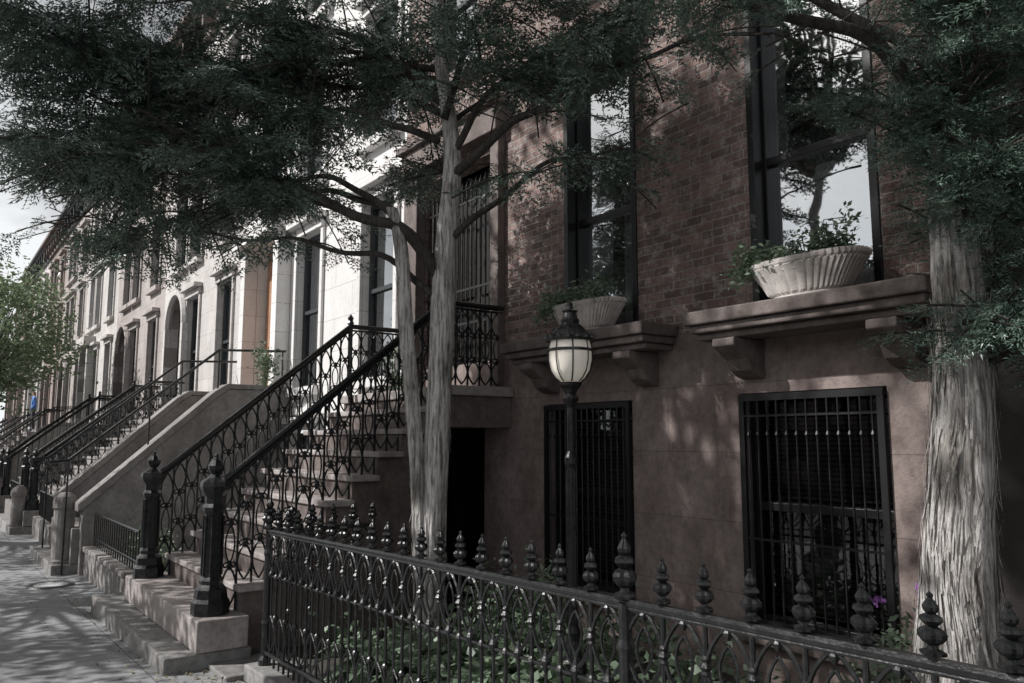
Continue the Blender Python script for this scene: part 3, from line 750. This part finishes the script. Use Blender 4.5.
limbsA=[
 ([(.05,0,3.0,.075),(-.3,-.05,3.42,.06),(-.9,.0,3.62,.048),(-1.8,.1,4.1,.035),(-2.6,.2,4.5,.025),(-3.5,.3,4.9,.01)],1.6,.32),
 ([(0,0,2.85,.04),(-.5,.1,3.2,.03),(-1.2,.2,3.36,.02),(-2.1,.2,3.44,.01)],.8,.5),
 ([(.12,.03,3.9,.05),(.6,-.3,4.2,.04),(1.2,-.7,4.4,.03),(1.8,-1.1,4.5,.02),(2.4,-1.4,4.45,.01)],1.25),
 ([(.08,0,3.3,.04),(.5,-.2,3.62,.03),(1.0,-.5,3.85,.02),(1.5,-.8,3.85,.008)],.7,.3),
 ([(.0,.1,4.6,.045),(-.7,.2,5.2,.035),(-1.6,.3,5.5,.025),(-2.8,.5,5.8,.01)],1.9),
 ([(.1,.1,3.9,.035),(0,.8,4.2,.025),(-.3,1.4,4.3,.01)],1.2),
 ([(.0,0,4.2,.04),(-.8,.2,4.55,.03),(-1.7,.4,4.5,.02),(-2.6,.6,4.35,.008)],1.7),
 ([(0,.1,4.8,.04),(-.5,.8,5.2,.03),(-1.4,1.2,5.3,.01)],1.9),
 ([(-.38,-.03,3.55,.04),(-.9,.3,3.95,.03),(-1.7,.8,4.1,.02),(-2.5,1.4,4.0,.008)],1.5,.35),
 ([(-.4,0,3.6,.04),(-1.0,.5,3.9,.03),(-2.0,.8,3.9,.02),(-3.2,.9,3.5,.008)],1.6,.3),
 ([(.05,0,4.4,.04),(.3,-.3,5.0,.03),(.7,-.6,5.3,.01)],1.3),
 ([(.12,.05,4.1,.04),(.5,-.2,4.6,.03),(1.1,-.5,4.9,.02),(1.6,-.9,5.0,.01)],1.7,.2),
 ([(.0,.1,4.9,.04),(-1.0,.4,5.1,.03),(-2.2,.9,5.0,.02),(-3.4,1.2,4.9,.008)],2.0,.2),
 ([(-.9,0,3.62,.03),(-1.7,.3,4.0,.025),(-2.6,.8,4.3,.015),(-3.7,1.0,4.5,.008)],1.8,.1),
 ([(-1.8,.1,4.1,.03),(-2.5,0,4.1,.02),(-3.3,-.2,4.0,.008)],1.3,.1),
 ([(0,.1,4.5,.04),(-.6,.5,4.9,.03),(-1.8,.8,5.1,.02),(-3.2,1.0,5.3,.008)],2.0,.15),
 ([(-2.6,.8,4.3,.02),(-3.3,1.1,4.1,.015),(-4.1,1.5,3.8,.008)],2.6,.1),
 ([(-2.6,.2,4.5,.02),(-3.3,.5,4.5,.015),(-4.2,.8,4.5,.008)],2.4,.1),
 ([(-2.6,.8,4.4,.02),(-3.4,1.3,4.5,.015),(-4.6,1.8,4.5,.008)],2.4,.1),
 ([(-2.2,.9,5.0,.02),(-3.2,.7,5.3,.015),(-4.3,.7,5.5,.008)],2.4,.05),
 ([(-1.8,.8,5.1,.02),(-2.8,1.1,5.5,.015),(-4.2,1.4,5.9,.008)],2.6,.05),
 ([(-2.6,.2,4.7,.02),(-3.2,0,5.1,.015),(-3.9,-.3,5.3,.008)],2.2,.05),
 ([(.0,.1,4.7,.04),(-.5,.1,5.0,.03),(-1.2,.2,5.0,.02),(-1.9,.2,4.9,.008)],1.8,.1),
 ([(.1,.1,4.4,.03),(.4,.3,4.75,.02),(.8,.2,5.1,.008)],2.0,.1),
]
conifer('yew_tree',(-5.7,3.4,-.1),limbsA,trunksA,'bark','leaf_yew',Tfar,sub=.115,slen=(.45,1.1),spr=.1,stripz=(.1,3,160),gap=(1.6,-.08))
trunksB=[[(-.14,0,-.1,.235),(-.12,0,.3,.19),(-.09,0,.8,.158),(-.04,0,1.3,.138),(.01,0,1.9,.125),(.02,0,2.3,.11),(.03,.02,2.8,.095),(.02,.03,3.5,.08),(-.02,.05,4.5,.06),(-.1,.1,6.2,.03)],
         [(.08,.05,1.75,.06),(.16,.08,2.4,.065),(.22,.1,3.2,.06),(.2,.1,5,.03)]]
limbsB=[
 ([(0.0,0,3.1,.05),(-.3,-.1,3.42,.04),(-.75,-.25,3.6,.03),(-1.4,-.3,3.65,.01)],1.1,.2),
 ([(0,0,3.5,.04),(-.5,.3,4.0,.03),(-1.1,.2,4.2,.01)],1.0),
 ([(.02,0,2.1,.03),(.12,-.25,2.22,.02),(.22,-.45,2.22,.01)],3.0,.1),
 ([(.02,0,1.95,.03),(.18,-.2,2.05,.02),(.3,-.35,2.0,.01)],2.6,.2),
 ([(.02,0,2.15,.03),(-.05,-.25,2.2,.02),(-.1,-.42,2.15,.01)],1.6,.4),
 ([(.18,.1,2.7,.03),(.3,-.2,2.9,.02),(.35,-.4,2.9,.01)],4,.1),
 ([(.2,.1,2.3,.04),(.22,.1,2.9,.03),(.22,.1,3.4,.03),(.2,.1,4.4,.01)],5,.0),
 ([(0,0,3.3,.04),(0,-.4,3.7,.03),(.05,-.8,3.8,.01)],2.2),
 ([(0,0,2.5,.03),(.02,-.2,2.75,.02),(-.02,-.4,2.85,.01)],3.4,.2),
 ([(0,0,2.9,.03),(-.05,-.2,3.15,.02),(-.02,-.4,3.35,.01)],4,.2),
 ([(0,0,3.2,.03),(-.02,-.2,3.45,.02),(-.04,-.35,3.7,.01)],4,.1),
 ([(0,0,4,.05),(-.1,0,5,.03),(-.15,.1,6,.01)],1.2,.1),
 ([(-.02,0,2.9,.03),(-.15,.1,3.2,.02),(-.35,.2,3.4,.01)],2.2,.1),
]
conifer('yew_tree',(-1.75,3.85,-.05),limbsB,trunksB,'bark','leaf_near',Tnear,sub=.07,slen=(.18,.5),spr=.052,smin=.7,ymax=4.6,stripz=(.2,2.2,480),gap=(3,-.2))

def broad(name,base,top,crown,rad,ncl,per,size,mat,bark='barkd',tr=.16,cl=.35,rf=None):
    e=empty(name,base); k=MB()
    P=[(*base,tr*1.3),((base[0]*.7+top[0]*.3),(base[1]*.7+top[1]*.3),base[2]+(top[2]-base[2])*.5,tr),(*top,tr*.7)]
    pts=catm(P,.2); k.tube([p[:3] for p in pts],[p[3] for p in pts],14)
    C=[]
    for i in range(ncl):
        d=rng.normal(size=3); d/=np.linalg.norm(d); r=rng.uniform(.35,1)**.5
        r*=1+.22*noise.noise(Vector(d*2.3)); c=np.array(crown)+d*r*np.array(rad)
        if rf and not rf(c): continue
        m=rng.normal(0,1,(per,3))*[cl,cl,cl*.5]; C.append(c+m)
        if i%4==0:
            mid=(np.array(top)*.45+c*.55)+[0,0,.25]; k.tube([top,tuple(mid),tuple(c)],[tr*.35,tr*.16,.006],5,cap=False)
    k.obj('trunk_and_limbs',bark,e,smooth=True)
    C=np.concatenate(C); np_mesh('leaves',leaves(C,size,.6,.5),4,mat,e)
okf=lambda c: not(c[1]>4.4)
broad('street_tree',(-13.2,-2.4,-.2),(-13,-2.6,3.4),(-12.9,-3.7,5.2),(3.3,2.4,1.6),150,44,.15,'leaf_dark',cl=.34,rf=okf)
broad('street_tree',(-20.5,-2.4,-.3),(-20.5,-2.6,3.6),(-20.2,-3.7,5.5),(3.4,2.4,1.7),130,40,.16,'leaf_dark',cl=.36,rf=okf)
# added unseen tree: open crown breaks the sun into patches on the near facade
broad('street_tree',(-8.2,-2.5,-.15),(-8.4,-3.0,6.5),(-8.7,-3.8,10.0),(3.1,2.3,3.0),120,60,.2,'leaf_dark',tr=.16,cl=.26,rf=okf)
broad('garden_tree',(-29,1.2,-.35),(-29,1.4,3.2),(-29,1.6,4.9),(2.6,2.0,2.3),240,50,.15,'leaf_far',cl=.36,tr=.1)
broad('garden_tree',(-37,.6,-.35),(-37,.8,3.4),(-37,.8,5.4),(3,2.2,2.6),200,50,.17,'leaf_far',cl=.4,tr=.12)

# ------------------------------------------------------------------ yard plants
def rosette(cx,cy,cz,n,L,seed):
    r=random.Random(seed); out=[]
    for i in range(n):
        a=r.uniform(0,6.28); l=L*r.uniform(.6,1.1); w=l*.42; el=r.uniform(.4,1.2); d=np.array([math.cos(a),math.sin(a),0]); s=np.array([-math.sin(a),math.cos(a),0]); prev=None
        for j in range(7):
            u=j/6; p=np.array([cx,cy,cz])+d*l*u+np.array([0,0,el*l*u-.95*l*u*u]); ww=w*.5*math.sin(math.pi*min(.98,u**.8+.02))
            cur=(p-s*ww+[0,0,ww*.35],p,p+s*ww+[0,0,ww*.35])
            if prev is not None: out+=[prev[0],prev[1],cur[1],cur[0],prev[1],prev[2],cur[2],cur[1]]
            prev=cur
    return out
for i,(px_,py_) in enumerate([(-5.2,2.75),(-4.7,2.9),(-4.2,2.7),(-3.7,3.0),(-4.9,3.4),(-4.3,3.6),(-5.5,2.9),(-3.2,2.8),(-3.0,3.5),(-2.6,3.0),(-3.9,3.4),(-3.5,2.6)]):
    e=empty('hosta_plant',(px_,py_,-.1)); np_mesh('leaves',rosette(px_,py_,.02*px_+.08,40,.5,i),4,'leaf_plant',e)
pts=[(U(-5.9,-2.4),U(2.5,4.5),U(-.02,.3)) for _ in range(150)]
plant('ground_ivy',pts,.07,per=26,spread=.09,aspect=.75)
pts=[(U(-5.6,-5.0),U(3.6,4.4),U(.1,.6)) for _ in range(40)]; plant('garden_shrub',pts,.06,per=30,spread=.08,stems=(-5.3,4,-.1))
pts=[(-2.28+U(-.12,.12),4.1+U(-.12,.12),U(.2,.75)) for _ in range(22)]
e=plant('flowering_plant',pts,.06,per=14,spread=.06,stems=(-2.28,4.1,-.05))
C=np.array([[-2.3,4.0,.84],[-2.1,4.05,.9]]); C=np.repeat(C,12,0)+rng.normal(0,.012,(24,3)); np_mesh('petals',leaves(C,.04,.8,.8),4,'petal',e)
pts=[(-12.95+U(-.15,.15),4.5+U(-.15,.15),2.62+U(0,.5)) for _ in range(26)]; plant('potted_plant',pts,.07,per=20,spread=.07,stems=(-12.95,4.5,2.5))
pts=[(-11.9+U(-.8,.8),2.6+U(-.2,.3),U(-.1,.35)) for _ in range(50)]; plant('garden_shrub',pts,.06,per=24,spread=.09)
pts=[(-8.95+U(-.2,.2),4.75+U(-.1,.1),2.25+U(0,.55)) for _ in range(14)]; plant('potted_plant',pts,.07,per=20,spread=.06,stems=(-8.95,4.75,2.2))

# ------------------------------------------------------------------ distant person on a stoop
px_,py_,pz_=-40.6,3.9,2.08
me=bpy.data.meshes.new('person')
V=[(0,0,.95),(0,0,1.15),(0,.01,1.38),(0,0,1.5),(0,-.01,1.6),(0,-.01,1.7),(-.19,0,1.4),(-.24,.02,1.12),(-.22,-.1,.9),(.19,0,1.4),(.25,.02,1.12),(.2,-.12,.92),(-.09,0,.9),(-.1,-.03,.5),(-.1,.02,.07),(-.1,-.12,.03),(.09,0,.9),(.12,-.02,.5),(.12,.02,.07),(.13,-.12,.03)]
E=[(0,1),(1,2),(2,3),(3,4),(4,5),(2,6),(6,7),(7,8),(2,9),(9,10),(10,11),(0,12),(12,13),(13,14),(14,15),(0,16),(16,17),(17,18),(18,19)]
R=[.13,.12,.14,.055,.09,.07,.06,.045,.035,.06,.045,.035,.085,.06,.045,.035,.085,.06,.045,.035]
me.from_pydata([(v[0]+px_,v[1]+py_,v[2]+pz_) for v in V],E,[]); o=bpy.data.objects.new('person',me); scene.collection.objects.link(o)
sk=o.modifiers.new('skin','SKIN')
for i,sv in enumerate(me.skin_vertices[0].data if me.skin_vertices else []): sv.radius=(R[i],R[i])
if me.skin_vertices: me.skin_vertices[0].data[0].use_root=True
o.modifiers.new('sub','SUBSURF').levels=1
m,nt,out=newmat('clothes'); p=N(nt,'ShaderNodeBsdfPrincipled'); nt.links.new(p.outputs[0],out.inputs[0])
sx=N(nt,'ShaderNodeSeparateXYZ'); nt.links.new(N(nt,'ShaderNodeTexCoord').outputs['Object'],sx.inputs[0])
mr=N(nt,'ShaderNodeMapRange'); mr.inputs['From Min'].default_value=pz_; mr.inputs['From Max'].default_value=pz_+1.8; nt.links.new(sx.outputs[2],mr.inputs[0])
cr=N(nt,'ShaderNodeValToRGB'); cr.color_ramp.interpolation='CONSTANT'; el=cr.color_ramp.elements; el[0].color=(.03,.03,.05,1); el[1].position=.52; el[1].color=(.08,.22,.6,1)
q=el.new(.83); q.color=(.45,.28,.2,1); q=el.new(.93); q.color=(.04,.025,.02,1)
nt.links.new(mr.outputs[0],cr.inputs[0]); nt.links.new(cr.outputs[0],p.inputs['Base Color']); me.materials.append(m)

# ------------------------------------------------------------------ light, sky, camera
tv=Vector((.48,.86,-.8)).normalized()
ld=bpy.data.lights.new('sun','SUN'); ld.energy=5; ld.angle=math.radians(.5); ld.color=(1,.975,.955)
lo=bpy.data.objects.new('sun',ld); scene.collection.objects.link(lo); lo.rotation_euler=tv.to_track_quat('-Z','Y').to_euler(); lo.location=(-10,-12,20)
w=bpy.data.worlds.new('World'); scene.world=w; w.use_nodes=True; nt=w.node_tree
bg=nt.nodes.get('Background') or nt.nodes.new('ShaderNodeBackground')
sky=nt.nodes.new('ShaderNodeTexSky'); sky.sky_type='NISHITA'; sky.sun_disc=False
sky.sun_elevation=math.asin(-tv.z); sky.sun_rotation=math.atan2(-tv.x,-tv.y)%(2*math.pi)
sky.air_density=1.0; sky.dust_density=5.0; sky.ozone_density=1.0
hs=nt.nodes.new('ShaderNodeHueSaturation'); hs.inputs['Saturation'].default_value=.35
nt.links.new(sky.outputs[0],hs.inputs['Color'])
# bright haze / thin cloud low in the sky, all the way round
tc=nt.nodes.new('ShaderNodeTexCoord'); sp=nt.nodes.new('ShaderNodeSeparateXYZ'); nt.links.new(tc.outputs['Generated'],sp.inputs[0])
band=ramp(nt,sp.outputs[2],.25,.6,(1,1,1,1),(0,0,0,1))
cl=ramp(nt,noi(nt,tc.outputs['Generated'],3.0,5,.6,(1,1,2.2)),.32,.5,(.45,.45,.45,1),(1,1,1,1))
msk=mixc(nt,1.0,band,cl,'MULTIPLY')
skc=mixc(nt,msk,hs.outputs[0],(17,17.4,17.8))
nt.links.new(skc,bg.inputs[0]); bg.inputs[1].default_value=.055
cd=bpy.data.cameras.new('camera'); cd.lens=28.125; cd.sensor_width=36; cd.clip_end=1000; cd.clip_start=.05
co=bpy.data.objects.new('camera',cd); scene.collection.objects.link(co); co.location=(0,0,1.65)
F=Vector((-.8059*.9924,.592*.9924,.1227)); co.rotation_euler=F.to_track_quat('-Z','Y').to_euler()
scene.camera=co
